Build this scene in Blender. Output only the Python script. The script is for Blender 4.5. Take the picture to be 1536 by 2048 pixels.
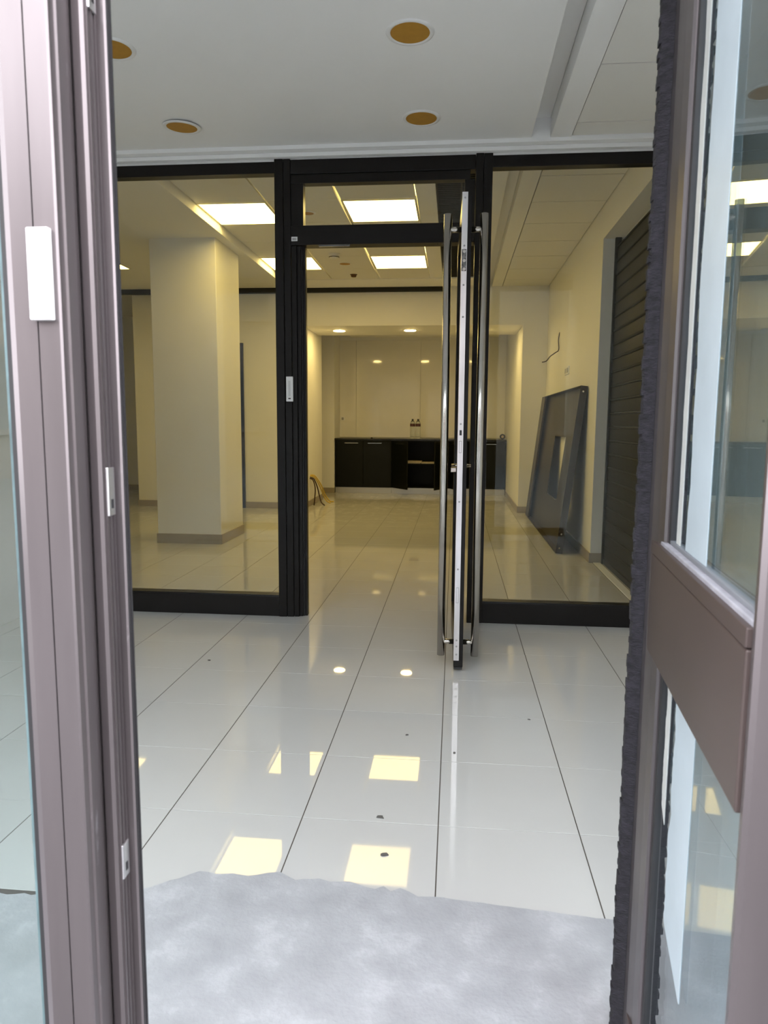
import bpy, bmesh, math, random
from mathutils import Vector, Matrix
random.seed(7)
for o in list(bpy.data.objects): bpy.data.objects.remove(o)
scene = bpy.context.scene
col = scene.collection

# ---------------------------------------------------------------- camera, world, exposure
F, CAMH = 1430.0, 1.18                       # focal length in pixels of the 1536x2048 photo, eye height
def cam_axes():
    d = lambda x, y: Vector(((x-768)/F, -(y-1024)/F, -1.0))
    y = d(910, 848).normalized()             # vanishing point of the depth direction
    z = -d(690, 12500); z = (z - y*z.dot(y)).normalized()
    x = y.cross(z)
    return x, y, z
ax, ay, az = cam_axes()
cd = bpy.data.cameras.new('camera'); cam = bpy.data.objects.new('camera', cd); col.objects.link(cam)
R3 = Matrix((ax, ay, az))
cam.matrix_world = Matrix.Translation((0, 0, CAMH)) @ R3.to_4x4()
cd.sensor_fit = 'VERTICAL'; cd.sensor_height = 36.0; cd.sensor_width = 27.0
cd.lens = F*36.0/2048.0; cd.clip_start = 0.02; cd.clip_end = 200
cd.dof.use_dof = True; cd.dof.focus_distance = 3.6; cd.dof.aperture_fstop = 11.0
scene.camera = cam

w = bpy.data.worlds.new('overcast_sky'); scene.world = w; w.use_nodes = True
bg = w.node_tree.nodes['Background']
bg.inputs[0].default_value = (0.97, 0.96, 1.0, 1); bg.inputs[1].default_value = 9.3
scene.view_settings.view_transform = 'Standard'; scene.view_settings.look = 'None'
scene.view_settings.exposure = 0.0; scene.view_settings.gamma = 1.0
scene.view_settings.use_curve_mapping = False

# ---------------------------------------------------------------- materials
MATS = {}
def mat(name, color, rough=0.5, metal=0.0, var=0.0, vscale=6.0, bump=0.0, bscale=200.0, coat=0.0, spec=0.5,
        rvar=0.0, emit=None, estr=0.0, stretch=(1, 1, 1), scuff=None, trans=0.0, aniso=0.0):
    if name in MATS: return MATS[name]
    m = bpy.data.materials.new(name); m.use_nodes = True
    nt = m.node_tree; b = nt.nodes['Principled BSDF']
    b.inputs['Base Color'].default_value = (*color, 1)
    b.inputs['Roughness'].default_value = rough; b.inputs['Metallic'].default_value = metal
    b.inputs['Coat Weight'].default_value = coat; b.inputs['Specular IOR Level'].default_value = spec
    b.inputs['Coat Roughness'].default_value = 0.03
    b.inputs['Transmission Weight'].default_value = trans
    b.inputs['Anisotropic'].default_value = aniso
    if emit:
        b.inputs['Emission Color'].default_value = (*emit, 1); b.inputs['Emission Strength'].default_value = estr
    def coords():
        tc = nt.nodes.new('ShaderNodeNewGeometry'); mp = nt.nodes.new('ShaderNodeMapping')
        mp.inputs['Scale'].default_value = stretch
        nt.links.new(tc.outputs['Position'], mp.inputs['Vector']); return mp.outputs[0]
    if var or rvar or scuff or bump:
        cv = coords()
    colsock = None
    if var:
        n = nt.nodes.new('ShaderNodeTexNoise'); n.inputs['Scale'].default_value = vscale; n.inputs['Detail'].default_value = 6
        nt.links.new(cv, n.inputs['Vector'])
        r = nt.nodes.new('ShaderNodeMapRange')
        r.inputs['From Min'].default_value = 0.3; r.inputs['From Max'].default_value = 0.7
        r.inputs['To Min'].default_value = 1-var; r.inputs['To Max'].default_value = 1+var
        nt.links.new(n.outputs[0], r.inputs[0])
        mx = nt.nodes.new('ShaderNodeVectorMath'); mx.operation = 'SCALE'; mx.inputs[0].default_value = color
        nt.links.new(r.outputs[0], mx.inputs['Scale']); colsock = mx.outputs[0]
    if scuff:                                  # (colour, scale, threshold): scattered marks of their own shape
        n = nt.nodes.new('ShaderNodeTexNoise'); n.inputs['Scale'].default_value = scuff[1]; n.inputs['Detail'].default_value = 8
        n.inputs['Roughness'].default_value = 0.7; nt.links.new(cv, n.inputs['Vector'])
        r = nt.nodes.new('ShaderNodeMapRange'); r.inputs['From Min'].default_value = scuff[2]; r.inputs['From Max'].default_value = scuff[2]+0.12
        nt.links.new(n.outputs[0], r.inputs[0])
        mx = nt.nodes.new('ShaderNodeMix'); mx.data_type = 'RGBA'
        nt.links.new(r.outputs[0], mx.inputs[0])
        if colsock: nt.links.new(colsock, mx.inputs[6])
        else: mx.inputs[6].default_value = (*color, 1)
        mx.inputs[7].default_value = (*scuff[0], 1); colsock = mx.outputs[2]
    if colsock: nt.links.new(colsock, b.inputs['Base Color'])
    if rvar:
        n = nt.nodes.new('ShaderNodeTexNoise'); n.inputs['Scale'].default_value = vscale*0.8; n.inputs['Detail'].default_value = 5
        nt.links.new(cv, n.inputs['Vector'])
        r = nt.nodes.new('ShaderNodeMapRange'); r.inputs['From Min'].default_value = 0.35; r.inputs['From Max'].default_value = 0.7
        r.inputs['To Min'].default_value = rough; r.inputs['To Max'].default_value = rough+rvar
        nt.links.new(n.outputs[0], r.inputs[0]); nt.links.new(r.outputs[0], b.inputs['Roughness'])
    if bump:
        n = nt.nodes.new('ShaderNodeTexNoise'); n.inputs['Scale'].default_value = bscale; n.inputs['Detail'].default_value = 4
        nt.links.new(cv, n.inputs['Vector'])
        bp = nt.nodes.new('ShaderNodeBump'); bp.inputs['Strength'].default_value = bump; bp.inputs['Distance'].default_value = 0.004
        nt.links.new(n.outputs[0], bp.inputs['Height']); nt.links.new(bp.outputs[0], b.inputs['Normal'])
    MATS[name] = m
    return m

def glass_mat(name, tint, f0=0.022):
    m = bpy.data.materials.new(name); m.use_nodes = True; nt = m.node_tree
    for n in list(nt.nodes): nt.nodes.remove(n)
    out = nt.nodes.new('ShaderNodeOutputMaterial'); mix = nt.nodes.new('ShaderNodeMixShader')
    tr = nt.nodes.new('ShaderNodeBsdfTransparent'); tr.inputs[0].default_value = (*tint, 1)
    gl = nt.nodes.new('ShaderNodeBsdfGlossy'); gl.inputs['Roughness'].default_value = 0.0
    gl.inputs['Color'].default_value = (0.97, 0.99, 1, 1)
    lw = nt.nodes.new('ShaderNodeLayerWeight')
    p = nt.nodes.new('ShaderNodeMath'); p.operation = 'POWER'; p.inputs[1].default_value = 5
    ma = nt.nodes.new('ShaderNodeMath'); ma.operation = 'MULTIPLY_ADD'; ma.inputs[1].default_value = 1-f0; ma.inputs[2].default_value = f0
    nt.links.new(lw.outputs['Facing'], p.inputs[0]); nt.links.new(p.outputs[0], ma.inputs[0])
    nt.links.new(ma.outputs[0], mix.inputs[0]); nt.links.new(tr.outputs[0], mix.inputs[1]); nt.links.new(gl.outputs[0], mix.inputs[2])
    nt.links.new(mix.outputs[0], out.inputs[0])
    MATS[name] = m
    return m

WALL = mat('painted_wall', (0.85, 0.845, 0.83), 0.6, var=0.02, vscale=2)
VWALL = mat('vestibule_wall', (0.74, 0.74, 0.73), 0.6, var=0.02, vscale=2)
GYPS = mat('gypsum_ceiling', (0.88, 0.88, 0.88), 0.75, var=0.015, vscale=1.5)
CTILE = mat('ceiling_tile', (0.82, 0.81, 0.78), 0.8, bump=0.15, bscale=300)
DARKGAP = mat('ceiling_void', (0.45, 0.45, 0.44), 0.8)
TILE = mat('polished_porcelain', (0.51, 0.505, 0.50), 0.015, var=0.03, vscale=1.2, rvar=0.03, spec=0.26,
           scuff=((0.50, 0.47, 0.42), 7.0, 0.66))
def dusty(m):                                  # wiped smears that dull the gloss of the tiles before the niche
    nt = m.node_tree; b = nt.nodes['Principled BSDF']
    g_ = nt.nodes.new('ShaderNodeNewGeometry'); mp = nt.nodes.new('ShaderNodeMapping'); mp.inputs['Scale'].default_value = (2.2, 1.3, 1)
    nt.links.new(g_.outputs['Position'], mp.inputs['Vector'])
    n = nt.nodes.new('ShaderNodeTexNoise'); n.inputs['Scale'].default_value = 4.0; n.inputs['Detail'].default_value = 7; n.inputs['Roughness'].default_value = 0.65
    nt.links.new(mp.outputs[0], n.inputs['Vector'])
    r1 = nt.nodes.new('ShaderNodeMapRange'); r1.inputs['From Min'].default_value = 0.46; r1.inputs['From Max'].default_value = 0.60
    nt.links.new(n.outputs[0], r1.inputs[0])
    sx = nt.nodes.new('ShaderNodeSeparateXYZ'); nt.links.new(g_.outputs['Position'], sx.inputs[0])
    r2 = nt.nodes.new('ShaderNodeMapRange'); r2.inputs['From Min'].default_value = 6.6; r2.inputs['From Max'].default_value = 8.6
    nt.links.new(sx.outputs[1], r2.inputs[0])
    mu = nt.nodes.new('ShaderNodeMath'); mu.operation = 'MULTIPLY'
    nt.links.new(r1.outputs[0], mu.inputs[0]); nt.links.new(r2.outputs[0], mu.inputs[1])
    old = b.inputs['Roughness'].links[0].from_socket
    ad = nt.nodes.new('ShaderNodeMath'); ad.operation = 'MULTIPLY_ADD'; ad.inputs[1].default_value = 0.16
    nt.links.new(mu.outputs[0], ad.inputs[0]); nt.links.new(old, ad.inputs[2]); nt.links.new(ad.outputs[0], b.inputs['Roughness'])
dusty(TILE)
GROUT = mat('grey_grout', (0.07, 0.06, 0.05), 0.8)
CONC = mat('raw_concrete', (0.355, 0.36, 0.385), 0.75, var=0.13, vscale=9, bump=0.30, bscale=110, scuff=((0.43, 0.435, 0.465), 9, 0.54))
SKIRT = mat('beige_skirting', (0.36, 0.31, 0.24), 0.35, var=0.06, vscale=5)
BLACKF = mat('black_aluminium', (0.012, 0.011, 0.011), 0.30, metal=0.0, spec=0.18, var=0.1)
BRONZE = mat('bronze_aluminium', (0.165, 0.147, 0.152), 0.33, metal=0.75, spec=0.6, var=0.22, vscale=9, stretch=(1, 1, 0.12),
             scuff=((0.42, 0.40, 0.43), 26, 0.69))
BRONZED = mat('worn_bronze', (0.165, 0.147, 0.152), 0.42, metal=0.75, spec=0.6, var=0.22, vscale=9, stretch=(1, 1, 0.2),
              scuff=((0.42, 0.40, 0.43), 30, 0.62))      # same metal, scuffed where hands and bolts rub it
RAILB = mat('brown_door_rail', (0.062, 0.046, 0.043), 0.42, metal=0.1, var=0.08, vscale=5)
BEADM = mat('pale_glazing_bead', (0.34, 0.34, 0.38), 0.6, metal=0.2, var=0.2, vscale=30)  # paler and greyer than the brown rail it sits on
RUBBER = mat('black_rubber', (0.018, 0.018, 0.020), 0.6)
BRUSH = mat('brush_pile', (0.014, 0.013, 0.018), 0.9, var=0.6, vscale=60, stretch=(1, 1, 2.2), bump=0.8, bscale=160)
STEEL = mat('brushed_steel', (0.58, 0.55, 0.51), 0.17, metal=1.0, var=0.03, vscale=40, stretch=(6, 6, 0.2))
PLATE = mat('lock_edge_plate', (0.82, 0.82, 0.84), 0.28, metal=1.0, var=0.08, vscale=14, stretch=(3, 3, 0.4))
WHITEP = mat('white_plastic', (0.82, 0.82, 0.82), 0.4)
GREYP = mat('grey_plastic', (0.33, 0.33, 0.33), 0.4)
OCHRE = mat('ochre_lens', (0.46, 0.235, 0.035), 0.55, var=0.06, vscale=30)
LED = mat('led_diffuser', (0.9, 0.9, 0.85), 0.5, emit=(1.0, 0.73, 0.23), estr=11.2)
WARM = mat('warm_lamp_disc', (0.9, 0.9, 0.8), 0.5, emit=(1.0, 0.72, 0.25), estr=125)
LEDF = mat('led_frame', (0.75, 0.72, 0.62), 0.4)
CAB = mat('black_cabinet', (0.005, 0.006, 0.005), 0.38, spec=0.2)
PLINTH = mat('brushed_plinth', (0.62, 0.60, 0.55), 0.35, metal=0.9)
CHROME = mat('handle_chrome', (0.75, 0.75, 0.72), 0.2, metal=1.0)
LACQ = mat('gloss_lacquer', (0.86, 0.84, 0.79), 0.06, spec=0.5, var=0.01)
TRAY = mat('grey_sheet_metal', (0.050, 0.042, 0.035), 0.40, metal=0.0, spec=0.25, var=0.12, vscale=4)
TRAYD = TRAY
SHUT = mat('dark_shutter', (0.009, 0.010, 0.008), 0.5, metal=0.0, spec=0.12, var=0.15, vscale=8)
YCAB = mat('yellow_cable', (0.62, 0.43, 0.06), 0.5)
BCAB = mat('brown_cable', (0.045, 0.02, 0.015), 0.5)
PAPER = mat('paper', (0.55, 0.45, 0.33), 0.7, var=0.3, vscale=40)
PET = mat('clear_bottle', (0.85, 0.90, 0.92), 0.05, trans=0.9)
CAPM = mat('dark_cap', (0.03, 0.03, 0.05), 0.4)
LABELM = mat('bottle_label', (0.09, 0.035, 0.05), 0.5, var=0.6, vscale=60)
FILM = mat('torn_film', (0.42, 0.50, 0.55), 0.45, var=0.05, vscale=12)
FILM2 = mat('cream_sealant', (0.50, 0.52, 0.51), 0.5, var=0.05, vscale=12)
PAVE = mat('pavement_stone', (0.11, 0.11, 0.113), 0.8, var=0.15, vscale=3)
STUCCO = mat('facade_render', (0.6, 0.58, 0.55), 0.8, var=0.06)
GLASS = glass_mat('clear_glass', (0.965, 0.975, 0.955))
GLASST = glass_mat('teal_glass', (0.88, 0.93, 0.925), 0.06)
GLASSL = glass_mat('leaf_glass', (0.84, 0.89, 0.91), 0.06)

# ---------------------------------------------------------------- mesh helpers
class MB:
    def __init__(s): s.v = []; s.f = []; s.sm = False
    def box(s, x0, x1, y0, y1, z0, z1):
        n = len(s.v)
        s.v += [(x, y, z) for z in (z0, z1) for x, y in ((x0, y0), (x1, y0), (x1, y1), (x0, y1))]
        s.f += [tuple(n+i for i in q) for q in ((3, 2, 1, 0), (4, 5, 6, 7), (0, 1, 5, 4), (1, 2, 6, 5), (2, 3, 7, 6), (3, 0, 4, 7))]
        return s
    def prism(s, pts, z0, z1):              # pts counter-clockwise in x, y
        n = len(s.v); k = len(pts)
        s.v += [(x, y, z0) for x, y in pts] + [(x, y, z1) for x, y in pts]
        s.f += [tuple(range(n+k-1, n-1, -1)), tuple(range(n+k, n+2*k))]
        s.f += [(n+i, n+(i+1) % k, n+k+(i+1) % k, n+k+i) for i in range(k)]
        return s
    def prismy(s, pts, y0, y1):             # pts in x, z extruded along y
        n = len(s.v); k = len(pts)
        s.v += [(x, y0, z) for x, z in pts] + [(x, y1, z) for x, z in pts]
        s.f += [tuple(range(n, n+k)), tuple(range(n+2*k-1, n+k-1, -1))]
        s.f += [(n+(i+1) % k, n+i, n+k+i, n+k+(i+1) % k) for i in range(k)]
        return s
    def tube(s, path, r, seg=12, smooth=True):
        path = [Vector(p) for p in path]; n = len(s.v); up = None
        for i, p in enumerate(path):
            t = (path[min(i+1, len(path)-1)] - path[max(i-1, 0)]).normalized()
            if up is None: up = Vector((0, 0, 1)) if abs(t.z) < 0.9 else Vector((1, 0, 0))
            a = t.cross(up).normalized(); b = a.cross(t); up = b
            for k in range(seg):
                th = 2*math.pi*k/seg
                s.v.append(tuple(p + a*(r*math.cos(th)) + b*(r*math.sin(th))))
        for i in range(len(path)-1):
            for k in range(seg):
                s.f.append((n+i*seg+k, n+i*seg+(k+1) % seg, n+(i+1)*seg+(k+1) % seg, n+(i+1)*seg+k))
        s.f.append(tuple(range(n+seg-1, n-1, -1))); m = n+(len(path)-1)*seg
        s.f.append(tuple(range(m, m+seg)))
        s.sm = smooth
        return s
    def lathe(s, prof, c=(0, 0, 0), seg=24, close=True):   # prof: (r, z) from bottom to top
        n = len(s.v)
        for r, z in prof:
            for k in range(seg):
                th = 2*math.pi*k/seg
                s.v.append((c[0]+r*math.cos(th), c[1]+r*math.sin(th), c[2]+z))
        for i in range(len(prof)-1):
            for k in range(seg):
                s.f.append((n+i*seg+k, n+i*seg+(k+1) % seg, n+(i+1)*seg+(k+1) % seg, n+(i+1)*seg+k))
        if close:
            s.f.append(tuple(range(n+seg-1, n-1, -1))); m = n+(len(prof)-1)*seg
            s.f.append(tuple(range(m, m+seg)))
        s.sm = True
        return s
    def build(s, name, material, parent=None, bevel=0.0, local=False):
        org = Vector((0, 0, 0))
        if parent is not None and not local: org = ORG.get(parent.name, org)
        me = bpy.data.meshes.new(name)
        me.from_pydata([tuple(Vector(v)-org) for v in s.v], [], s.f)
        bm = bmesh.new(); bm.from_mesh(me); bmesh.ops.recalc_face_normals(bm, faces=bm.faces); bm.to_mesh(me); bm.free()
        o = bpy.data.objects.new(name, me); col.objects.link(o)
        me.materials.append(material)
        if s.sm:
            me.polygons.foreach_set('use_smooth', [len(p.vertices) == 4 for p in me.polygons])
        if bevel:
            md = o.modifiers.new('bevel', 'BEVEL'); md.width = bevel; md.segments = 2; md.limit_method = 'ANGLE'
        if parent is not None:
            o.parent = parent; ORG[o.name] = org
        return o
ORG = {}
def box(*a): return MB().box(*a)
def tag(o, label=None, cat=None, group=None, kind=None):
    if label: o['label'] = label
    if cat: o['category'] = cat
    if group: o['group'] = group
    if kind: o['kind'] = kind
    return o
def empty(name, loc, rz=0.0, size=0.1):
    e = bpy.data.objects.new(name, None); e.empty_display_size = size; col.objects.link(e)
    e.location = loc; e.rotation_euler = (0, 0, rz); ORG[e.name] = Vector(loc)
    return e
def struct(name, mb, m, label, cat, bevel=0.0):
    return tag(mb.build(name, m, None, bevel), label, cat, kind='structure')
def copy_tree(o, parent=None):
    c = o.copy(); col.objects.link(c); c.parent = parent
    for ch in o.children: copy_tree(ch, c)
    return c

# ---------------------------------------------------------------- main levels
YF = 0.735        # facade line
YS = 4.20         # front face of the black glazed screen
ZV, ZI, ZL = 2.71, 2.96, 2.88     # vestibule ceiling, coffer ceiling, lower ceiling inside
XR = 1.18         # right wall face
XL = -2.60        # left vestibule wall face
YB = 9.68         # back wall face
YN = 12.65        # back of the niche

# ---------------------------------------------------------------- floor
floor = struct('floor', box(-6.7, 1.7, 0.55, 13.2, -0.12, -0.0012), GROUT, 'glossy pale grey tiled floor running from the entrance to the back niche', 'floor')
T = 0.409; X0, Y0 = -0.027, 1.993
tm = None; tiles = 0
far = MB()
g = 0.0016; gy = 0.0010
i0 = math.floor((-6.6-X0)/T); i1 = math.ceil((XR+0.14-X0)/T); j0 = -1; j1 = math.ceil((13.0-Y0)/T)
for j in range(j0, j1):
    for i in range(i0, i1):
        x, y = X0+i*T, Y0+j*T
        near = (y < 9.4 and x > -3.35)
        if near:
            if tm is None:
                tm = box(0, T-2*g, 0, T-2*gy, -0.010, 0).build('tile', TILE, floor)
                tm.location = (x+g, y+gy, 0); md = tm.modifiers.new('bevel', 'BEVEL'); md.width = 0.0005; md.segments = 1
                o = tm
            else:
                o = tm.copy(); col.objects.link(o); o.location = (x+g, y+gy, 0)
            tiles += 1
        else:
            far.box(x+g, x+T-g, y+gy, y+T-gy, -0.010, 0)
tag(far.build('tile_field', TILE, floor), kind='stuff')
# bare screed strip by the door, poured raggedly against the tiles
edge = []
base = [(-2.6, 1.50), (-1.2, 1.55), (-0.95, 1.58), (-0.753, 1.62), (-0.65, 1.705), (-0.60, 1.69), (-0.56, 1.708), (-0.517, 1.700), (-0.47, 1.716), (-0.438, 1.722),
        (-0.39, 1.700), (-0.33, 1.706), (-0.30, 1.692), (-0.248, 1.703), (-0.20, 1.682), (-0.16, 1.690), (-0.14, 1.672), (-0.117, 1.687), (-0.07, 1.664), (-0.028, 1.668),
        (0.133, 1.653), (0.381, 1.629), (0.55, 1.612), (0.8, 1.59), (1.18, 1.56)]
for (xa, ya), (xb, yb) in zip(base, base[1:]):
    k = max(1, int((xb-xa)/0.02))
    for q in range(k):
        t = q/k; amp = 0.006 if xa < -0.03 else 0.002
        edge.append((xa+(xb-xa)*t, ya+(yb-ya)*t+random.uniform(-amp, amp)))
edge.append(base[-1])
sc = MB().prism([(1.18, 0.55)] + edge[::-1] + [(-2.6, 0.55)], -0.02, 0.003)
sc.build('concrete_screed', CONC, floor)
# small dirt flakes left on the tiles
for k, (px, py, r, lab) in enumerate([(-0.20, 2.02, 0.008, 'ragged dark dirt flake on the tile joint before the raw screed'), (-0.175, 1.83, 0.008, 'dark dirt flake on the tile beside the ragged screed edge'),
        (-0.16, 2.60, 0.004, 'tiny dark crumb on the tile between the two light panel reflections'), (-1.2, 3.35, 0.005, 'tiny dark crumb on the tiles before the pillar side pane'),
        (0.02, 2.47, 0.004, 'tiny dark crumb on the long tile joint below the open glass door'), (0.32, 2.80, 0.004, 'tiny dark crumb beside the tile joint leading to the leaning tray side')]):
    pts = []
    for q in range(7):
        a = 2*math.pi*q/7; rr = r*random.uniform(0.5, 1.5)
        pts.append((px+rr*1.3*math.cos(a), py+rr*math.sin(a)))
    tag(MB().prism(pts, 0.0002 if py > 1.75 else 0.0032, 0.003 if py > 1.75 else 0.0055).build('dirt_flake', mat('dirt', (0.10, 0.095, 0.09), 0.9)),
        lab, 'dirt', 'dirt flakes on the entrance floor')

struct('pavement', box(-14, 14, -14, 0.55, -0.20, -0.01), PAVE, 'grey stone pavement of the street outside the shop door', 'pavement')

ob = struct('wall_opposite_added', box(-16, 16, -13.2, -12.5, -0.01, 7.0), mat('street_render', (0.19, 0.165, 0.15), 0.8, var=0.1, vscale=0.6), 'unseen brown house added across the street to dim low sky and reflections', 'building')  # unseen house, added to block low sky and darken the glass reflections
for q in range(9):
    for zz in (1.0, 4.2):
        x = -13.2+q*3.2
        wn = box(x, x+1.3, -12.52, -12.47, zz, zz+1.7).build('window', mat('street_window', (0.06, 0.07, 0.08), 0.15), ob)
        box(x-0.08, x+1.38, -12.5, -12.38, zz-0.10, zz).build('sill', MATS['street_render'], ob)

# ---------------------------------------------------------------- vestibule shell
struct('wall_left', box(XL-0.15, XL, 0.80, YS, 0, 3.1), VWALL, 'white painted side wall of the entrance vestibule beside the glazed screen', 'wall')
wr = struct('wall_right', MB().box(XR, XR+0.2, 6.22, YN, 0, 3.1).box(XR, XR+0.2, 0.80, 4.42, 0, 3.1).box(XR, XR+0.2, 4.42, 6.22, 2.69, 3.1),
            WALL, 'white right hand wall with the recess of the dark roller shutter', 'wall')
struct('wall_front', MB().box(-6.6, XL-0.15, YS, YS+0.1, 0, 3.1).box(XL-0.15, XR+0.2, YS+0.005, YS+0.075, 2.655, 3.1), WALL, 'white wall above and beside the black glazed screen', 'wall')
struct('wall_facade', MB().box(-6, XL, 0.5, 0.80, 0, 4.2).box(XR, 5, 0.5, 0.80, 0, 4.2).box(XL, XR, 0.5, 0.80, 2.66, 4.2), STUCCO, 'rendered street wall around the shop entrance', 'wall')

# vestibule ceiling: backing, plaster field, slot, border, tile strip
cv = struct('ceiling', box(XL, XR, 0.80, YS, 2.86, 2.92), DARKGAP, 'pale grey plaster ceiling of the entrance vestibule with a slot and a tile strip', 'ceiling')
MB().box(XL, 0.38, 0.80, 4.12, ZV, 2.86).build('plaster_field', GYPS, cv, 0.003)
MB().box(0.48, 0.59, 0.80, 4.12, ZV-0.002, 2.86).build('border_strip', GYPS, cv, 0.003)
MB().box(0.382, 0.478, 0.80, 4.12, ZV+0.10, 2.86).build('slot_backing', GYPS, cv)
MB().box(XL, XR, 4.12, YS, 2.690, 2.86).box(XL, XR, 4.165, YS, 2.667, 2.689).build('screen_lip', GYPS, cv, 0.002)
ys = [0.80, 0.95, 1.55, 2.15, 2.75, 3.35, 3.95, 4.118]
for a, b in zip(ys, ys[1:]):
    box(0.594, XR-0.002, a+0.004, b-0.004, ZV+0.004, ZV+0.02).build('ceiling_tile', CTILE, cv)

# ---------------------------------------------------------------- interior shell
ci = struct('ceiling', box(-6.6, XR+0.1, YS+0.1, 13.0, 3.08, 3.14), DARKGAP, 'warm lit suspended ceiling of the shop with square light panels', 'ceiling')
XC = -2.15
MB().box(-6.6, XC, YS+0.1, 8.90, ZL, 3.08).build('lower_plaster', GYPS, ci, 0.003)
MB().box(-6.6, XC, 8.90, YB-0.07, ZI+0.002, 3.08).box(-6.6, -4.45, YB-0.005, 13.0, ZI+0.002, 3.08).build('rear_plaster', GYPS, ci)
MB().box(-0.335, -0.18, YS+0.1, 9.10, ZI, 3.08).box(0.215, 0.348, YS+0.1, YB-0.02, ZI, 3.08).build('plaster_field', GYPS, ci, 0.002)
MB().box(XC, 0.348, 9.10, YB-0.07, ZI-0.006, 3.08).build('plaster_end', GYPS, ci, 0.002)
MB().box(0.445, 0.575, YS+0.1, YB, ZI-0.002, 3.08).build('border_strip', GYPS, ci, 0.002)
MB().box(0.350, 0.443, YS+0.1, YB, ZI+0.085, 3.08).build('slot_backing', GYPS, ci)
rows_c = [4.32, 4.66, 5.30, 5.94, 6.58, 7.22, 7.87, 8.51, 9.095]
LEDROWS = ((5.94, 6.58), (7.87, 8.51))
cols = [(-2.148, -1.565), (-1.555, -0.965), (-0.945, -0.342)]
for ic, (xa, xb) in enumerate(cols):
    for a, b in zip(rows_c, rows_c[1:]):
        if ic in (0, 2) and any(abs(a-q[0]) < 0.01 for q in LEDROWS): continue
        box(xa+0.003, xb-0.003, a+0.003, b-0.004, ZI, ZI+0.018).build('ceiling_tile', CTILE, ci)
rows_r = [4.32, 4.86, 5.50, 6.12, 6.75, 7.38, 8.01, 8.64, 9.27, 9.70]
for a, b in zip(rows_r, rows_r[1:]):
    box(0.583, XR-0.006, a+0.006, b-0.006, ZI, ZI+0.018).build('ceiling_tile', CTILE, ci)
tag(box(-6.6, -0.17, YB-0.07, YB-0.005, 2.90, 3.05).build('trim_1', mat('black_slot', (0.012, 0.012, 0.012), 0.7)), 'black linear slot running along the top of the back wall', 'trim', kind='structure')

wb = struct('wall_back', MB().box(-4.43, -2.05, YB, 11.0, 0, 2.895).box(-4.43, -2.05, YB+0.03, 11.0, 2.895, 3.1), WALL, 'cream lit back wall between the far room and the kitchenette niche', 'wall')
struct('wall_far', MB().box(-6.7, -2.03, 12.05, 12.15, 0, 3.1).box(-2.13, -2.03, 12.15, YN, 0, 3.1), WALL, 'pale far wall beyond the back wall opening', 'wall')
struct('wall_side', box(-6.75, -6.6, YS, 13.0, 0, 3.1), WALL, 'white side wall of the shop beyond the square pillar', 'wall')
struct('wall_soffit', MB().box(-2.05, 0.86, YB, 10.72, 2.47, 3.1).box(0.86, XR, YB, YN, 0, 3.1), WALL, 'cream bulkhead and pier framing the kitchenette niche', 'wall', 0.002)
nw = struct('wall_niche', MB().box(-2.2, XR, YN, YN+0.12, 0, 3.1), WALL, 'back wall of the kitchenette niche clad in glossy cream panels', 'wall')
for xa, xb in ((-2.03, -1.742), (-1.738, -0.612), (-0.608, 0.518), (0.522, 0.858)):
    box(xa, xb, YN-0.018, YN, 0.935, 2.615).build('panel', LACQ, nw, 0.0015)
box(-2.03, 0.858, YN-0.010, YN, 2.615, 2.70).build('panel_head', WALL, nw)
nc = struct('ceiling', box(-3.2, 0.86, 10.72, YN, 2.70, 2.80), GYPS, 'ceiling of the kitchenette niche behind the bulkhead', 'ceiling')
box(-1.78, 0.70, 11.85, 12.35, 2.63, 2.70).build('ceiling_drop', GYPS, nc, 0.004)

pl = struct('wall_pillar', box(-2.884, -2.245, 6.70, 7.42, 0, ZL+0.005), WALL, 'square white pillar standing behind the left pane of the glazed screen', 'pillar', 0.006)
box(-2.894, -2.235, 6.69, 7.43, 0, 0.095).build('skirting', SKIRT, pl, 0.003)
tag(MB().box(-4.44, -2.04, YB-0.012, YB, 0, 0.085).box(-2.05, -2.038, YB, 11.0, 0, 0.085).build('baseboard_back', SKIRT, None, 0.002), 'beige skirting along the back wall and niche side', 'baseboard', kind='structure')
tag(MB().box(-6.6, -2.03, 12.038, 12.05, 0, 0.085).build('baseboard_far', SKIRT, None, 0.002), 'beige skirting along the far wall', 'baseboard', kind='structure')
tag(MB().box(0.848, 0.86, YB, 12.0, 0, 0.085).box(0.848, XR-0.014, YB-0.012, YB, 0, 0.085).build('baseboard_niche', SKIRT, None, 0.002), 'beige skirting around the niche pier', 'baseboard', kind='structure')
tag(MB().box(XR-0.012, XR, 6.208, YB-0.02, 0, 0.085).box(XR, XR+0.115, 6.208, 6.22, 0, 0.085).build('baseboard_right', SKIRT, None, 0.002), 'beige skirting along the right wall behind the leaning metal tray', 'baseboard', kind='structure')
dr = empty('door_3', (-3.30, YB, 0)); tag(dr, 'black door standing in the back wall behind the square pillar', 'door', kind='structure')
box(-3.70, -2.97, YB-0.02, YB-0.002, 0.0, 2.21).build('door_panel', BLACKF, dr, 0.002)
MB().box(-3.76, -3.70, YB-0.035, YB-0.002, 0, 2.25).box(-2.965, -2.88, YB-0.035, YB-0.002, 0, 2.25).box(-3.70, -2.965, YB-0.035, YB-0.002, 2.215, 2.25).build('door_frame', BLACKF, dr, 0.002)

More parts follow.
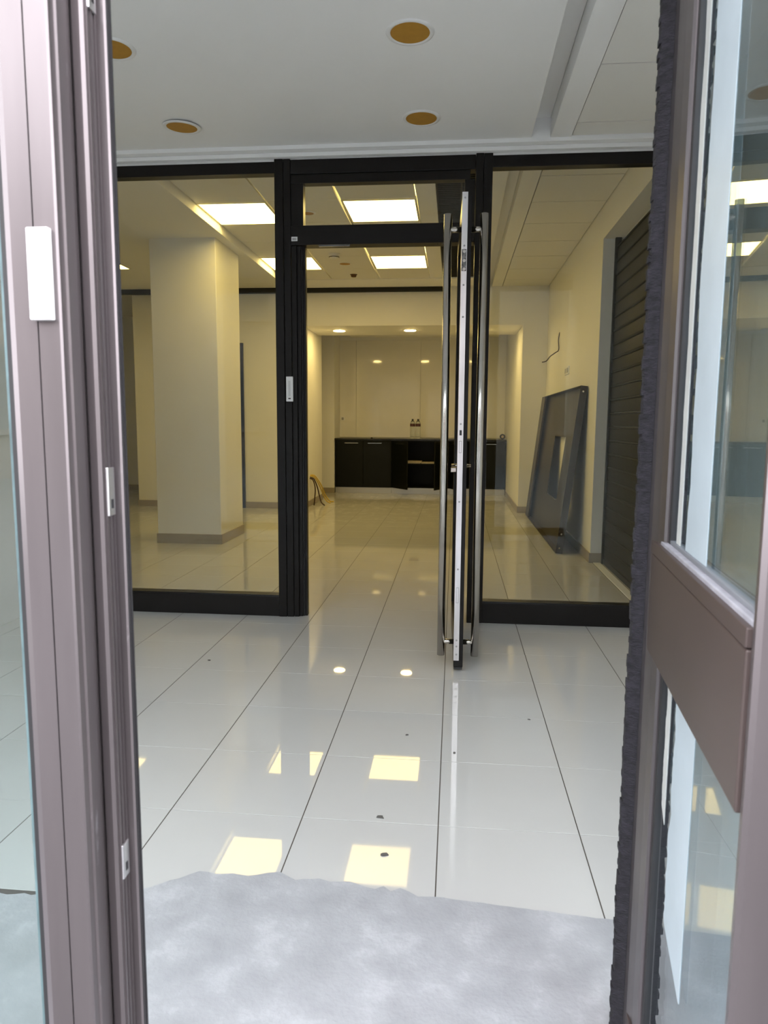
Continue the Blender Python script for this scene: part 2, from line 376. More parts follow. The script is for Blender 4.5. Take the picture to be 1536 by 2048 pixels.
# ---------------------------------------------------------------- street facade frame (fixed glazing around the entrance)
fr = empty('window_1', (-1.6, YF, 0)); tag(fr, 'fixed street window of teal glass left of the entrance doors', 'window', kind='structure')
MB().box(-1.10, -1.03, 0.70, 0.775, 0, 2.66).box(XL, -1.10, 0.70, 0.775, 0, 0.08).box(XL, -1.10, 0.70, 0.775, 2.56, 2.66).build('window_frame', BRONZE, fr, 0.003)
box(XL, -1.10, 0.732, 0.740, 0.08, 2.56).build('pane', GLASST, fr)
fr = empty('window_2', (0.8, YF, 0)); tag(fr, 'fixed street window right of the open entrance leaf', 'window', kind='structure')
MB().box(0.36, 0.44, 0.66, 0.735, 0, 2.66).box(0.44, XR, 0.66, 0.735, 0, 0.08).box(0.44, XR, 0.66, 0.735, 2.56, 2.66).build('window_frame', BRONZE, fr, 0.003)
box(0.44, XR, 0.695, 0.703, 0.08, 2.56).build('pane', GLASST, fr)
fr = empty('window_3', (0.0, YF, 2.36)); tag(fr, 'glazed fanlight above the entrance doors', 'window', kind='structure')
MB().box(-1.03, 0.36, 0.69, 0.775, 2.36, 2.42).box(-1.03, 0.36, 0.69, 0.775, 2.60, 2.66).build('window_frame', BRONZE, fr, 0.003)
box(-1.03, 0.36, 0.732, 0.740, 2.42, 2.60).build('pane', GLASST, fr)

# ---------------------------------------------------------------- left entrance leaf (closed), stepped meeting stile with strike plates
dl = empty('door_1', (-0.70, YF, 0)); tag(dl, 'closed bronze aluminium entrance leaf with scuffed stepped stile and strike plates', 'door', kind='structure')
ZT = 2.355
MB().prism([(-0.452, 0.704), (-0.444, 0.700), (-0.4205, 0.700), (-0.4205, 0.745), (-0.452, 0.745)], 0.01, ZT).build('stile_face', BRONZE, dl)
MB().prism([(-0.4190, 0.700), (-0.397, 0.700), (-0.395, 0.702), (-0.395, 0.745), (-0.4190, 0.745)], 0.01, ZT).build('stile_face', BRONZE, dl)
MB().box(-0.4205, -0.4190, 0.703, 0.74, 0.01, ZT).build('joint', RUBBER, dl)
# recessed groove side
MB().prism([(-0.440, 0.745), (-0.398, 0.745), (-0.398, 0.7395), (-0.3945, 0.7390), (-0.3945, 0.760), (-0.440, 0.760)], 0.01, ZT).build('groove_side', BRONZED, dl)
MB().prism([(-0.3950, 0.712), (-0.3925, 0.713), (-0.3925, 0.731), (-0.3950, 0.732)], 0.01, ZT).build('side_face', BRONZED, dl)
MB().prism([(-0.3950, 0.732), (-0.3932, 0.7325), (-0.3932, 0.7345), (-0.3950, 0.735)], 0.01, ZT).build('groove_lip', BRONZE, dl)
MB().prism([(-0.394, 0.742), (-0.391, 0.738), (-0.382, 0.7365), (-0.3785, 0.739), (-0.3785, 0.770), (-0.394, 0.770)], 0.01, ZT).build('rebate_bead', BRONZE, dl)
for q, (ya, yb) in enumerate(((0.743, 0.7465), (0.750, 0.7535), (0.758, 0.7612))):
    MB().box(-0.3785, -0.3768, ya, yb, 0.01, ZT).build('groove_fin', (BRONZE, BRONZED, BRONZE)[q], dl)
MB().prism([(-0.394, 0.770), (-0.377, 0.766), (-0.371, 0.766), (-0.369, 0.768), (-0.369, 0.778), (-0.394, 0.778)], 0.01, ZT).build('back_flange', BRONZED, dl)
MB().box(-0.369, -0.3678, 0.7685, 0.7705, 0.01, ZT).box(-0.369, -0.3670, 0.7735, 0.776, 0.01, ZT).build('seal', RUBBER, dl)
MB().box(-0.464, -0.452, 0.715, 0.745, 0.01, ZT).build('glazing_gasket', RUBBER, dl)
MB().box(-0.470, -0.464, 0.720, 0.742, 0.01, ZT).build('gasket_lip', mat('teal_gasket', (0.10, 0.16, 0.17), 0.4, var=0.3, vscale=20), dl)
MB().box(-1.02, -0.94, 0.70, 0.77, 0.01, ZT).build('hinge_stile', BRONZE, dl, 0.003)
MB().box(-0.94, -0.452, 0.705, 0.765, 0.01, 0.12).build('bottom_rail', BRONZE, dl, 0.003)
MB().box(-0.94, -0.452, 0.705, 0.765, 2.27, ZT).build('top_rail', BRONZE, dl, 0.003)
box(-0.94, -0.464, 0.728, 0.736, 0.12, 2.27).build('pane', GLASST, dl)
for z0, z1 in ((1.077, 1.130), (0.648, 0.690), (1.595, 1.645)):
    sp = MB().prism([(-0.3775, 0.744), (-0.3752, 0.745), (-0.3752, 0.7595), (-0.3775, 0.7605)], z0, z1).build('strike_plate', PLATE, dl, 0.0006)
    box(-0.3751, -0.3746, 0.750, 0.7545, z0+0.008, z0+0.018).build('slot', RUBBER, sp)
ct = MB().box(-0.4235, -0.4005, 0.692, 0.700, 1.280, 1.369).build('door_contact', WHITEP, dl, 0.0015)
box(-0.4150, -0.4095, 0.6912, 0.6925, 1.305, 1.352).build('contact_slot', mat('pale_grey_plastic', (0.62, 0.62, 0.62), 0.4), ct)
box(-0.4150, -0.4100, 0.6912, 0.6925, 1.291, 1.296).build('contact_mark', GREYP, ct)
# ---------------------------------------------------------------- right entrance leaf, swung inwards (local x runs from hinge to free edge, +y faces the passage)
ang = math.atan2(1.0, 0.098)
dr = empty('door_2', (0.2866, 0.685, 0), ang); tag(dr, 'open brown entrance leaf with mid rail and brush seal beside the passage', 'door', kind='structure')
L = dict(local=True)
MB().prism([(0.0, -0.052), (0.016, -0.052), (0.016, -0.002), (0.012, 0.0), (0.004, 0.0), (0.0, -0.005)], 0.01, ZT).build('hinge_stile', BRONZE, dr, local=True)
box(0.016, 0.022, -0.040, -0.004, 0.01, ZT).build('gasket', RUBBER, dr, local=True)
# free stile in stepped strips
MB().box(0.475, 0.491, -0.046, -0.010, 0.01, ZT).build('glazing_gasket', RUBBER, dr, local=True)
MB().prism([(0.491, -0.046), (0.527, -0.046), (0.527, -0.001), (0.522, 0.0), (0.495, -0.004), (0.491, -0.008)], 0.01, ZT).build('glazing_bead', BRONZE, dr, local=True)
MB().prism([(0.527, -0.046), (0.587, -0.046), (0.587, 0.004), (0.581, 0.006), (0.555, 0.005), (0.527, -0.002)], 0.01, ZT).build('lock_stile', BRONZE, dr, local=True)
MB().prism([(0.587, -0.046), (0.605, -0.046), (0.605, 0.010), (0.597, 0.012), (0.587, 0.008)], 0.01, ZT).build('edge_profile', RUBBER, dr, local=True)
br = MB()
zz = 0.01; n = 0
while zz < ZT-0.012:                          # pile of the brush seal, tuft by tuft
    h = 0.011
    t = random.uniform(-0.0015, 0.0015)
    br.prism([(0.583, 0.006), (0.605, 0.008), (0.607+t, 0.027+t), (0.590+t, 0.026+t*2)], zz, zz+h); zz += h
tag(br.build('brush_seal', BRUSH, dr, local=True), kind='stuff')
def rail(z0, z1, name, bead=True):
    MB().box(0.016, 0.589, -0.046, 0.004, z0, z1-0.028).build(name, RAILB, dr, 0.002, local=True)
    MB().box(0.016, 0.589, -0.046, 0.005, z1-0.0265, z1-0.006).build('rail_bead', RAILB, dr, 0.0015, local=True)
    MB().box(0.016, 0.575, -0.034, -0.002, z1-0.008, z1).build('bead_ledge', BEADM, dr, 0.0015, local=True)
    MB().box(0.016, 0.535, -0.024, -0.010, z1, z1+0.006).build('bead_gasket', mat('grey_gasket', (0.16, 0.17, 0.19), 0.5), dr, 0.001, local=True)
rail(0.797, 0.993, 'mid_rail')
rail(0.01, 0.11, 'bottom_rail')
MB().box(0.016, 0.587, -0.046, 0.002, 2.24, ZT).build('top_rail', RAILB, dr, 0.002, local=True)
for z0, z1 in ((0.11, 0.797), (0.993, 2.24)):
    pn = box(0.018, 0.485, -0.020, -0.015, z0, z1).build('pane', GLASSL, dr, local=True)
    box(0.018, 0.485, -0.040, -0.035, z0, z1).build('pane', GLASSL, dr, local=True)
    # torn remains of film along the stile side of the pane
    def strip(ua, ub, za, zb, wob, m, point=False):
        lf, rt = [], []; k = 60
        wv = [random.uniform(-1, 1) for _ in range(k+1)]
        wv = [sum(wv[max(0, i-2):i+3])/5 for i in range(k+1)]
        for i in range(k+1):
            t = i/k; z = za+(zb-za)*t
            e = min(1, t/0.09) if point else 1
            lf.append((ub-(1-e)*(ub-ua)*0.95+wv[i]*wob, z)); rt.append((ua, z))
        s = MB()
        for i in range(k):
            n = len(s.v)
            for (u, z) in (rt[i], lf[i], lf[i+1], rt[i+1]):
                s.v += [(u, -0.0148, z), (u, -0.0142, z)]
            s.f += [(n, n+2, n+4, n+6), (n+1, n+7, n+5, n+3), (n+2, n+3, n+5, n+4), (n, n+6, n+7, n+1)]
        return s.build('film_strip', m, pn, local=True)
    strip(0.264, 0.385, max(z0, 0.375), z1, 0.012, FILM, z0 < 0.5)
    strip(0.424, 0.452, max(z0, 0.55), z1, 0.006, FILM2, z0 < 0.5)

# ---------------------------------------------------------------- black glazed screen
ZS = 2.655
def glazed(name, label, bars, pane, xz):
    e = empty(name, (xz, YS, 0)); tag(e, label, 'window', kind='structure')
    for nm, b in bars: box(*b).build(nm, BLACKF, e, 0.003)
    box(*pane).build('pane', GLASS, e)
    return e
y0, y1 = YS, YS+0.07
w4 = glazed('window_4', 'tall pane in the black screen with the square pillar behind it', [
    ('top_rail', (XL, -1.052, y0, y1, 2.592, ZS)), ('bottom_rail', (XL, -1.052, y0, y1, 0.0, 0.126)),
    ('bottom_bead', (XL, -1.052, y0-0.004, y1, 0.126, 0.134)),
    ('post', (-1.052, -1.002, y0-0.008, y1+0.01, 0, ZS+0.012)), ('post', (-1.000, -0.960, y0-0.004, y1+0.01, 0, ZS+0.012)),
    ('post', (-2.2, -2.12, y0-0.004, y1, 0, ZS))], (XL, -1.052, y0+0.03, y0+0.038, 0.134, 2.592), -1.4)
c2 = MB().box(-0.992, -0.951, y0-0.016, y0-0.004, 1.305, 1.450).build('door_contact', WHITEP, w4, 0.0015)
box(-0.979, -0.966, y0-0.0172, y0-0.0162, 1.335, 1.425).build('contact_slot', mat('pale_grey_plastic', (0.62, 0.62, 0.62), 0.4), c2)
box(-0.979, -0.965, y0-0.0172, y0-0.0162, 1.318, 1.326).build('contact_mark', RUBBER, c2)
w5 = glazed('window_5', 'low transom pane over the doorway in the black screen', [
    ('top_rail', (-0.960, 0.088, y0, y1, 2.585, ZS+0.008)), ('inner_rail', (-0.960, 0.060, y0+0.006, y1, 2.535, 2.585)),
    ('jamb', (-0.960, -0.888, y0+0.006, y1, 2.302, 2.535)), ('transom_bar', (-0.960, 0.088, y0-0.004, y1+0.02, 2.195, 2.302)),
    ('jamb', (0.030, 0.088, y0+0.006, y1, 2.302, 2.535))], (-0.888, 0.030, y0+0.03, y0+0.038, 2.302, 2.535), -0.4)
ck = MB().box(-0.80, -0.62, y0+0.02, y0+0.035, 2.189, 2.195).build('closer_track', STEEL, w5)
for q in range(2): MB().lathe([(0.006, 0), (0.006, 0.003)], (-0.12+0.03*q, y0+0.03, 2.1925), 12).build('screw', STEEL, w5)
lb = MB().box(-0.955, -0.920, y0-0.0055, y0-0.0042, 2.216, 2.240).build('barcode_sticker', WHITEP, w5)
for q, wd in enumerate((2, 1, 3, 1, 2, 2, 1)):
    x = -0.950+q*0.0037
    box(x, x+wd*0.0009, y0-0.0060, y0-0.0056, 2.220, 2.234).build('bar', RUBBER, lb)
fj = empty('trim_2', (-0.92, YS, 0)); tag(fj, 'black stepped door jamb of the glazed screen', 'trim', kind='structure')
MB().box(-0.958, -0.928, y0+0.002, y1, 0, 2.193).build('jamb', BLACKF, fj, 0.003)
MB().box(-0.928, -0.905, y0+0.016, y1, 0, 2.193).build('rebate', BLACKF, fj, 0.003)
MB().box(-0.905, -0.898, y0+0.028, y1, 0, 2.193).build('seal', RUBBER, fj, 0.001)
MB().box(-0.898, -0.882, y0+0.034, y1+0.006, 0, 2.193).build('stop', BLACKF, fj, 0.003)
w6 = glazed('window_6', 'tall pane in the black screen beside the open glass door', [
    ('top_rail', (0.180, XR, y0, y1, 2.592, ZS)), ('bottom_rail', (0.180, XR, y0, y1, 0.0, 0.126)),
    ('bottom_bead', (0.180, XR, y0-0.004, y1, 0.126, 0.134)),
    ('post', (0.090, 0.132, y0-0.008, y1+0.01, 0, ZS+0.012)), ('post', (0.134, 0.182, y0-0.004, y1+0.01, 0, ZS+0.012))],
    (0.180, XR, y0+0.03, y0+0.038, 0.134, 2.592), 0.6)

# open glass door of the screen, edge on to the passage
gd = empty('door_4', (0.02, YS, 0)); tag(gd, 'open glass door with black frame seen edge on and long steel pull bars', 'door', kind='structure')
def xs(y): return 0.036-(y-3.33)*0.02
ya, yb = 3.335, 4.185; ZD0, ZD1 = 0.022, 2.185
def bar(y0_, y1_, z0, z1, wl, wr_, nm, m, bev=0.002):
    return MB().prism([(xs(y0_)-wl, y0_), (xs(y0_)+wr_, y0_), (xs(y1_)+wr_, y1_), (xs(y1_)-wl, y1_)], z0, z1).build(nm, m, gd, bev)
bar(ya, ya+0.085, ZD0, ZD1, 0.022, 0.022, 'lock_stile', BLACKF)
bar(yb-0.075, yb, ZD0, ZD1, 0.022, 0.022, 'hinge_stile', BLACKF)
bar(ya+0.085, yb-0.075, ZD0, 0.15, 0.022, 0.022, 'bottom_rail', BLACKF)
bar(ya+0.085, yb-0.075, 2.10, ZD1, 0.022, 0.022, 'top_rail', BLACKF)
bar(ya+0.085, yb-0.075, 0.15, 2.10, 0.005, 0.005, 'pane', GLASS, 0)
bar(ya-0.004, ya+0.02, 0.012, ZD0, 0.020, 0.020, 'floor_seal', RUBBER, 0)
ep = bar(ya-0.004, ya, 0.055, 2.200, 0.0225, 0.003, 'edge_plate', PLATE, 0)
for z in (2.175, 1.97, 1.80, 1.66, 1.18, 0.82, 0.50, 0.155, 0.125, 0.085):
    s = MB(); s.tube([(xs(ya)-0.0095, ya-0.0055, z), (xs(ya)-0.0095, ya-0.003, z)], 0.0045, 10); s.build('screw', GREYP, ep)
for z, h in ((1.075, 0.055), (0.375, 0.075)):
    box(xs(ya)-0.0155, xs(ya)-0.0035, ya-0.0048, ya-0.0035, z-h/2, z+h/2).build('bolt_slot', GREYP, ep)
    box(xs(ya)-0.0140, xs(ya)-0.005, ya-0.0058, ya-0.0045, z-h/2+0.002, z+h/2-0.002).build('bolt', PLATE, ep)
box(xs(ya)-0.0145, xs(ya)-0.004, ya-0.0052, ya-0.0035, 1.128, 1.152).build('latch_recess', RUBBER, ep)
lk = box(xs(ya)-0.0205, xs(ya)+0.001, ya-0.0052, ya-0.0035, 1.86, 1.955).build('hook_case', mat('greasy_steel', (0.22, 0.22, 0.22), 0.5, metal=0.8, var=0.6, vscale=90), ep)
for z in (1.868, 1.905, 1.945):
    MB().tube([(xs(ya)-0.009, ya-0.0075, z), (xs(ya)-0.009, ya-0.004, z)], 0.007, 12).build('screw', STEEL, lk)
for sx, nm in ((-0.083, 'pull'), (0.079, 'pull')):
    hx = xs(3.385)+sx
    p = MB().tube([(hx, 3.375, 0.068), (hx, 3.375, 2.118)], 0.0185, 24).build('pull_bar', STEEL, gd)
    for z in (0.135, 2.050):
        x1 = xs(3.375)+(-0.022 if sx < 0 else 0.022)
        MB().tube([(hx, 3.375, z), (x1, 3.375, z)], 0.0125, 16).build('standoff', STEEL, p)
lv = MB().tube([(xs(3.42)-0.048, 3.40, 0.985), (xs(3.42)+0.044, 3.40, 0.985)], 0.008, 12).build('lock_cylinder', STEEL, gd)
box(xs(3.42)-0.050, xs(3.42)-0.024, 3.385, 3.415, 0.955, 0.975).build('thumb_turn', STEEL, lv, 0.002)

# ---------------------------------------------------------------- ceiling fittings
def downlight(x, y, z, label, group, r=0.078, lens=OCHRE):
    e = empty('downlight', (x, y, z)); tag(e, label, 'light', group)
    MB().lathe([(r, -0.004), (r+0.006, -0.007), (r+0.016, -0.005), (r+0.019, 0.0)], (x, y, z), 40, False).build('trim_ring', WHITEP, e)
    MB().lathe([(r, -0.0035), (r, -0.001)], (x, y, z), 40).build('lens', lens, e)
    return e
downlight(-0.205, 3.02, ZV, 'round ochre downlight in the vestibule plaster, row beside the slot, street end', 'vestibule downlights')
downlight(-0.198, 3.82, ZV, 'round ochre downlight in the vestibule plaster above the open doorway', 'vestibule downlights')
e_ = downlight(-1.445, 3.82, ZV, 'round ochre downlight hanging tilted out of the vestibule plaster by the screen', 'vestibule downlights')
e_.rotation_euler = (math.radians(2.5), math.radians(2), 0); e_.location.z -= 0.004
downlight(-1.44, 3.04, ZV, 'round ochre downlight partly hidden by the bronze entrance stile', 'vestibule downlights')
downlight(-1.285, 6.28, ZI, 'small unlit ochre downlight in the ceiling tiles seen through the transom', 'shop ceiling downlights', 0.05, OCHRE)
downlight(-1.265, 8.23, ZI, 'small unlit ochre downlight between the two rear light panels', 'shop ceiling downlights', 0.06, OCHRE)
sp = empty('sprinkler_rose', (-1.25, 8.83, ZI)); tag(sp, 'small dark sprinkler rose in the last ceiling tile', 'sprinkler')
MB().lathe([(0.012, -0.03), (0.03, -0.028), (0.034, -0.008), (0.045, 0.0)], (-1.25, 8.83, ZI), 20).build('rose', mat('rose_brown', (0.09, 0.04, 0.02), 0.6), sp)
sd = empty('smoke_detector', (-1.31, 7.77, ZI)); tag(sd, 'white round smoke detector on the ceiling tiles', 'detector')
MB().lathe([(0.03, -0.05), (0.048, -0.045), (0.055, -0.028), (0.058, -0.02)], (-1.31, 7.77, ZI), 28).build('sensing_head', WHITEP, sd)
MB().lathe([(0.050, -0.020), (0.060, -0.016), (0.062, 0.0)], (-1.31, 7.77, ZI), 28).build('base', WHITEP, sd)
MB().lathe([(0.0535, -0.036), (0.0565, -0.030)], (-1.31, 7.77, ZI), 28).build('vent_ring', RUBBER, sd)

def led(xa, xb, ya_, yb_, z, label):
    e = empty('led_panel', ((xa+xb)/2, (ya_+yb_)/2, z)); tag(e, label, 'light', 'square ceiling light panels')
    f = 0.016
    MB().box(xa, xb, ya_, ya_+f, z-0.006, z+0.02).box(xa, xb, yb_-f, yb_, z-0.006, z+0.02).box(xa, xa+f, ya_+f, yb_-f, z-0.006, z+0.02).box(xb-f, xb, ya_+f, yb_-f, z-0.006, z+0.02).build('frame', LEDF, e)
    box(xa+f, xb-f, ya_+f, yb_-f, z-0.003, z+0.004).build('diffuser', LED, e)
    return e
led(-2.148, -1.562, 5.945, 6.575, ZI, 'square light panel over the pillar side, nearer the glazed screen')
led(-2.148, -1.562, 7.875, 8.505, ZI, 'square light panel over the pillar side, nearer the back wall')
led(-0.947, -0.340, 5.945, 6.575, ZI, 'square light panel seen through the transom over the doorway')
led(-0.947, -0.340, 7.875, 8.505, ZI, 'square light panel seen under the transom bar near the niche')
led(-4.22, -3.62, 7.32, 7.92, ZL-0.010, 'square light panel in the low ceiling beyond the pillar, towards the back')


gr = empty('ceiling_grille', (0.02, 6.5, ZI)); tag(gr, 'long black slotted air grille in the shop ceiling', 'grille')
gy0, gy1 = YS+0.14, YB-0.08
MB().box(-0.178, -0.165, gy0, gy1, ZI-0.004, ZI+0.05).box(0.200, 0.213, gy0, gy1, ZI-0.004, ZI+0.05).box(0.010, 0.022, gy0, gy1, ZI-0.002, ZI+0.05).build('frame', mat('black_slot', (0.012, 0.012, 0.012), 0.7), gr)
s = MB(); y = gy0
while y < gy1: s.box(-0.165, 0.200, y, y+0.008, ZI+0.004, ZI+0.045); y += 0.045
tag(s.build('louvre', mat('louvre_black', (0.02, 0.02, 0.02), 0.5), gr), kind='stuff')
box(-0.165, 0.200, gy0, gy1, ZI+0.06, ZI+0.065).build('backing', mat('black_slot', (0.012, 0.012, 0.012), 0.7), gr)

def spot(x, y, label):
    z = 2.47
    e = empty('warm_downlight', (x, y, z)); tag(e, label, 'light', 'lit downlights under the bulkhead')
    MB().lathe([(0.078, -0.006), (0.088, -0.006), (0.095, 0.0)], (x, y, z), 32, False).build('trim_ring', WHITEP, e)
    MB().lathe([(0.078, -0.010), (0.080, -0.003)], (x, y, z), 32).build('lens', WARM, e)
spot(-1.64, 10.15, 'lit warm downlight under the bulkhead above the closed cupboard doors')
spot(-0.645, 10.15, 'lit warm downlight under the bulkhead above the open cupboard doors')
spot(0.35, 10.15, 'lit warm downlight under the bulkhead behind the edge of the open glass door')
vt = empty('ceiling_vent', (-1.78, 11.5, 2.70)); tag(vt, 'small dark vent in the niche ceiling behind the bulkhead', 'vent')
MB().box(-1.90, -1.72, 11.35, 11.65, 2.690, 2.70).build('frame', GREYP, vt)
for q in range(6): box(-1.89+q*0.028, -1.875+q*0.028, 11.37, 11.63, 2.684, 2.690).build('slat', RUBBER, vt)

# ---------------------------------------------------------------- kitchenette
YC = 12.03
def unit(xa, xb, label, angs, shelf=True):
    e = empty('base_cabinet', ((xa+xb)/2, YC, 0)); tag(e, label, 'cabinet', 'black base cabinets of the niche')
    t = 0.018; yb_ = YN-0.03
    MB().box(xa, xa+t, YC+0.02, yb_, 0.10, 0.895).box(xb-t, xb, YC+0.02, yb_, 0.10, 0.895).box(xa+t, xb-t, YC+0.02, yb_, 0.10, 0.118).box(xa+t, xb-t, YC+0.02, yb_, 0.877, 0.895).box(xa+t, xb-t, yb_-0.01, yb_, 0.118, 0.877).build('body', CAB, e)
    box(xa+t, xb-t, YC+0.05, yb_-0.01, 0.495, 0.513).build('shelf', CAB, e)
    box(xa, xb, YC+0.02, YC+0.035, 0.0, 0.098).build('plinth', PLINTH, e)
    w_ = (xb-xa)/2
    for k, a in enumerate(angs):
        hx = (xa if k == 0 else xb) + (0.012 if a else 0)*(1 if k == 0 else -1)
        if k == 1 and a < 0: hx = xa+w_; 
        sgn = 1 if (k == 0 or a < 0) else -1
        a = abs(a)
        d = bpy.data.objects.new('door', None); 
        m = MB().box(0.002, w_-0.002, -0.0095, 0.0095, 0.104, 0.888)
        d = m.build('door', CAB, e, 0.0015, local=True)
        d.location = Vector((hx, YC+0.008, 0))-ORG[e.name]
        if sgn > 0: d.rotation_euler = (0, 0, -math.radians(a))
        else: d.rotation_euler = (0, 0, math.radians(a)); d.scale = (-1, 1, 1)
        h = MB().box(w_*0.34, w_*0.83, -0.032, -0.022, 0.846, 0.853).box(w_*0.36, w_*0.38, -0.024, -0.0095, 0.846, 0.853).box(w_*0.79, w_*0.81, -0.024, -0.0095, 0.846, 0.853)
        h.build('handle', CHROME, d, local=True)
    return e
unit(-2.015, -1.060, 'black base cabinet with both doors closed beside the niche wall', (0, 0))
unit(-1.056, -0.086, 'black base cabinet with both doors swung open showing a shelf of papers', (54, 63))
unit(-0.082, 0.845, 'black base cabinet behind the open glass door with one door ajar', (70, 0))
tag(box(-2.025, 0.85, YC-0.015, YN-0.02, 0.897, 0.928).build('worktop', mat('black_worktop', (0.014, 0.014, 0.013), 0.25), None, 0.002), 'thin black worktop lying over the row of black cabinets', 'worktop')
def bottle(x, y, label):
    z = 0.9282
    e = empty('water_bottle', (x, y, z)); tag(e, label, 'bottle', 'water bottles on the worktop')
    pr = [(0.030, 0.0), (0.042, 0.006), (0.0435, 0.02)]
    zz = 0.03
    while zz < 0.185: pr += [(0.0435, zz), (0.0412, zz+0.006), (0.0435, zz+0.012)]; zz += 0.020
    pr += [(0.0435, 0.19), (0.0425, 0.255), (0.032, 0.285), (0.016, 0.305), (0.013, 0.312)]
    MB().lathe(pr, (x, y, z), 24).build('body', PET, e)
    MB().lathe([(0.0440, 0.205), (0.0440, 0.250)], (x, y, z), 24, False).build('label', LABELM, e)
    MB().lathe([(0.0165, 0.309), (0.0165, 0.328), (0.014, 0.331)], (x, y, z), 16).build('cap', CAPM, e)
bottle(-0.715, 12.20, 'clear water bottle on the black worktop, the one nearer the niche side wall')
bottle(-0.622, 12.19, 'clear water bottle on the black worktop beside another bottle, by the panel seam')
tb = empty('tape_roll', (0.80, 12.25, 0.9282)); tag(tb, 'round black roll standing on the end of the worktop', 'roll')
MB().tube([(0.80, 12.225, 0.9282+0.045), (0.80, 12.275, 0.9282+0.045)], 0.045, 24).build('roll', RUBBER, tb)
MB().tube([(0.80, 12.222, 0.9282+0.045), (0.80, 12.2245, 0.9282+0.045)], 0.022, 20).build('core', PAPER, tb)
nb = empty('small_knob', (-1.40, 12.10, 0.9282)); tag(nb, 'tiny black cap left on the worktop edge above the closed doors', 'cap')
MB().lathe([(0.017, 0), (0.017, 0.010), (0.012, 0.018)], (-1.40, 12.10, 0.9282), 16).build('cap', RUBBER, nb)
for k, (xa, xb, h, lab) in enumerate(((-0.80, -0.56, 0.040, 'tan stack of folded papers on the open cabinet shelf'), (-0.55, -0.33, 0.024, 'thin loose leaflets on the open cabinet shelf beside a paper stack'))):
    e = empty('paper_stack', ((xa+xb)/2, 12.2, 0.5132)); tag(e, lab, 'papers', 'papers on the cabinet shelf')
    nsh = 6 - 2*k
    for q in range(nsh):
        dx = random.uniform(-0.015, 0.015)
        box(xa+dx, xb+dx, 12.10, 12.30, 0.5134+q*h/nsh, 0.5134+(q+0.92)*h/nsh).build('sheet_bundle', PAPER if q % 2 else mat('pale_paper', (0.68, 0.64, 0.55), 0.7), e)
def socket(name, loc, size, axis, label, holes=2):
    e = empty(name, loc); tag(e, label, 'socket')
    x, y, z = loc; a, b = size
    if axis == 'x':     # on a wall facing -x
        box(x-0.012, x, y-a/2, y+a/2, z-b/2, z+b/2).build('plate', WHITEP, e, 0.002)
        for q in range(holes):
            yy = y-a/2+(q+0.5)*a/holes
            box(x-0.0135, x-0.0121, yy-0.02, yy+0.02, z-b*0.3, z+b*0.3).build('insert', GREYP if q else BLACKF, e)
    else:               # on a wall facing -y
        box(x-a/2, x+a/2, y-0.012, y, z-b/2, z+b/2).build('plate', WHITEP, e, 0.002)
        for q in range(holes):
            xx = x-a/2+(q+0.5)*a/holes
            box(xx-0.018, xx+0.018, y-0.0135, y-0.0121, z-b*0.3, z+b*0.3).build('insert', GREYP, e)
socket('wall_socket', (XR, 7.88, 1.75), (0.26, 0.085), 'x', 'white triple wall socket above the leaning metal tray', 3)
socket('wall_socket', (-1.98, YN-0.018, 1.26), (0.07, 0.075), 'y', 'small wall socket on the glossy niche panel over the worktop end', 1)

# ---------------------------------------------------------------- cables
def cable(name, path, r, m, label, cat='cable', group=None):
    P = [Vector(p) for p in path]; out = []
    for i in range(len(P)-1):
        a, b, c, d = P[max(i-1, 0)], P[i], P[i+1], P[min(i+2, len(P)-1)]
        for k in range(8):
            t = k/8
            out.append(0.5*((2*b)+(c-a)*t+(2*a-5*b+4*c-d)*t*t+(3*b-a-3*c+d)*t**3))
    out.append(P[-1])
    o = MB().tube(out, r, 8).build(name, m); tag(o, label, cat, group); return o
cable('wall_wire', [(XR, 8.58, 2.235), (XR-0.012, 8.57, 2.15), (XR-0.012, 8.53, 2.035), (XR-0.05, 8.52, 2.00), (XR-0.11, 8.50, 1.955), (XR-0.15, 8.50, 1.905), (XR-0.20, 8.49, 1.890)], 0.006, BCAB, 'loose thin brown wire hanging out of the right wall', 'wire')
hb = (-2.048, 10.06, 0.42)
cable('power_cable', [(-2.048, 10.075, 0.435), (-1.985, 10.10, 0.425), (-1.93, 10.28, 0.28), (-1.90, 10.45, 0.12), (-1.85, 10.55, 0.02), (-1.80, 10.60, 0.009)], 0.009, YCAB, 'yellow cable curling furthest over the floor from the niche wall', 'cable', 'cables coming out of the niche wall')
cable('power_cable', [(-2.048, 10.050, 0.430), (-1.985, 10.075, 0.402), (-1.94, 10.22, 0.27), (-1.91, 10.36, 0.12), (-1.87, 10.42, 0.03), (-1.815, 10.43, 0.009)], 0.009, YCAB, 'yellow cable with a dark end hanging out of the niche wall onto the floor', 'cable', 'cables coming out of the niche wall')
cable('power_cable', [(-2.048, 10.070, 0.405), (-1.992, 10.06, 0.382), (-1.955, 10.12, 0.26), (-1.93, 10.16, 0.12), (-1.90, 10.14, 0.04), (-1.845, 10.08, 0.009)], 0.009, BCAB, 'dark brown cable bent out along the floor from the niche wall', 'cable', 'cables coming out of the niche wall')
cable('power_cable', [(-2.048, 10.045, 0.400), (-2.0, 10.04, 0.365), (-1.975, 10.06, 0.25), (-1.98, 10.05, 0.12), (-1.99, 10.045, 0.009)], 0.009, BCAB, 'dark brown cable hanging straight down the niche wall to the floor', 'cable', 'cables coming out of the niche wall')

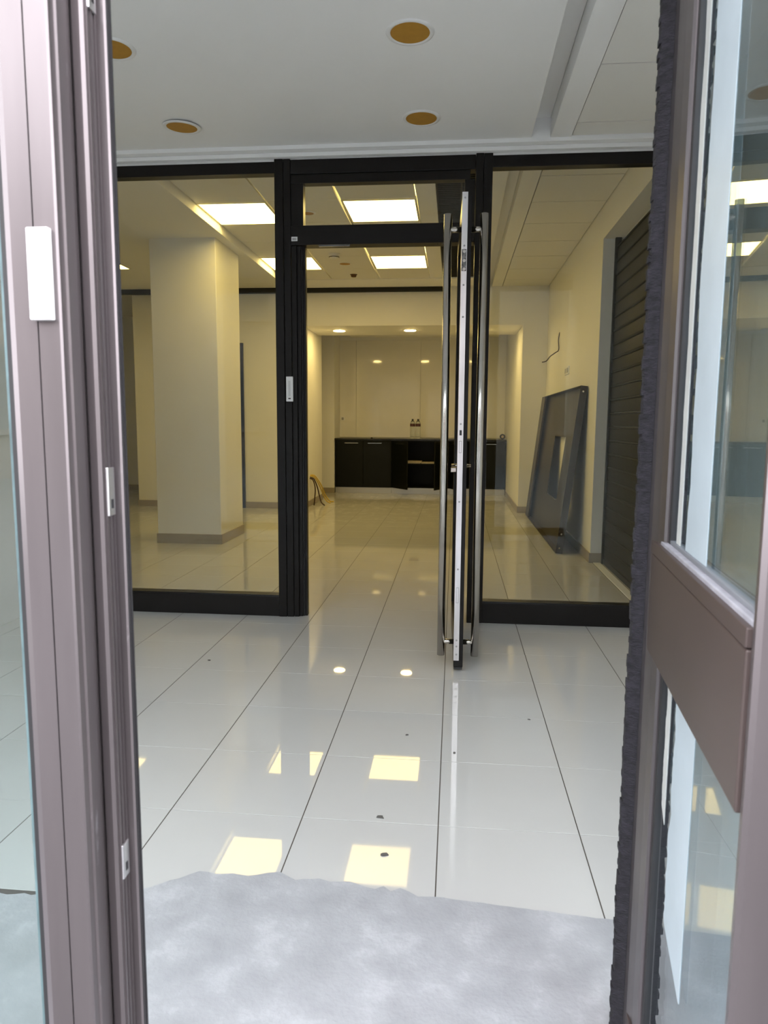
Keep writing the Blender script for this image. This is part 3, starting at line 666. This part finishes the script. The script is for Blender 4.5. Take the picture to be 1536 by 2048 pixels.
# ---------------------------------------------------------------- roller shutter
rs = empty('roller_shutter', (1.30, 5.3, 0)); tag(rs, 'dark slatted roller shutter closed in the right wall recess', 'shutter')
pitch = 0.112; z = 0.05; sm = None
prof = [(1.290, 0.0), (1.288, 0.004), (1.287, 0.045), (1.288, 0.088), (1.291, 0.092), (1.293, 0.096), (1.283, 0.098), (1.279, 0.103), (1.282, 0.108), (1.293, 0.110), (1.306, 0.111), (1.306, 0.0)]
k = 0
while z+pitch < 2.72:
    if sm is None:
        sm = MB().prismy(prof, 4.46, 6.17).build('slat', SHUT, rs, 0)
        sm.location = (0, 0, z); o = sm
    else:
        o = sm.copy(); col.objects.link(o); o.location = (0, 0, z)
    z += pitch; k += 1
MB().box(1.278, 1.312, 4.46, 6.17, 0.004, 0.05).build('bottom_bar', SHUT, rs, 0.003)
MB().box(1.270, 1.318, 6.172, 6.205, 0.0, 2.69).build('guide_rail', SHUT, rs, 0.002)
MB().box(1.270, 1.318, 4.425, 4.458, 0.0, 2.69).build('guide_rail', SHUT, rs, 0.002)
tag(box(1.205, 1.262, 4.43, 6.20, 0.0005, 0.006).build('trim_3', mat('pale_strip', (0.75, 0.76, 0.78), 0.4)), 'pale strip on the floor along the foot of the roller shutter', 'trim', kind='structure')  # thin pale strip lying on the floor before the shutter
struct('wall_recess', box(1.335, 1.38, 4.42, 6.22, 0, 3.0), WALL, 'wall behind the roller shutter', 'wall')

# ---------------------------------------------------------------- sheet metal tray leaning on the right wall
th = math.atan2(0.170, 1.52)
tr = empty('metal_tray', (0.940, 6.60, 0.0085)); tr.rotation_euler = (0, th, 0)
tag(tr, 'dark sheet metal tray with a rectangular cut-out leaning against the right wall', 'tray')
LY, LZ, D = 2.85, 1.53, 0.062; t = 0.004
# back plate with cut-out (local: y along wall, z up, x towards wall)
ha, hb_, hc, hd = 0.80, 1.58, 0.42, 1.06
MB().box(D-t, D, 0, ha, 0, LZ).box(D-t, D, hb_, LY, 0, LZ).box(D-t, D, ha, hb_, 0, hc).box(D-t, D, ha, hb_, hd, LZ).build('back_plate', TRAY, tr, local=True)
MB().box(D-0.012, D-t, ha, hb_, hc-0.006, hc).build('cutout_lip', CHROME, tr, local=True)
MB().box(0, D-t, 0, t, 0, LZ).build('end_wall', TRAYD, tr, local=True)
MB().box(0, D-t, LY-t, LY, 0, LZ).build('end_wall', TRAYD, tr, local=True)
MB().box(0, D-t, t, LY-t, 0, t).build('bottom_wall', TRAY, tr, local=True)
MB().box(0, D-t, t, LY-t, LZ-t, LZ).build('top_wall', TRAYD, tr, local=True)
MB().box(0.002, 0.02, LY-0.30, LY-t, t, LZ-t).build('flange', TRAYD, tr, local=True)
for zz, yy in ((0.05, -0.001), (LZ-0.05, -0.001), (0.18, -0.001)):
    MB().tube([(0.028, yy-0.001, zz), (0.028, yy+0.002, zz)], 0.008, 10).build('rivet', CHROME, tr, local=True)
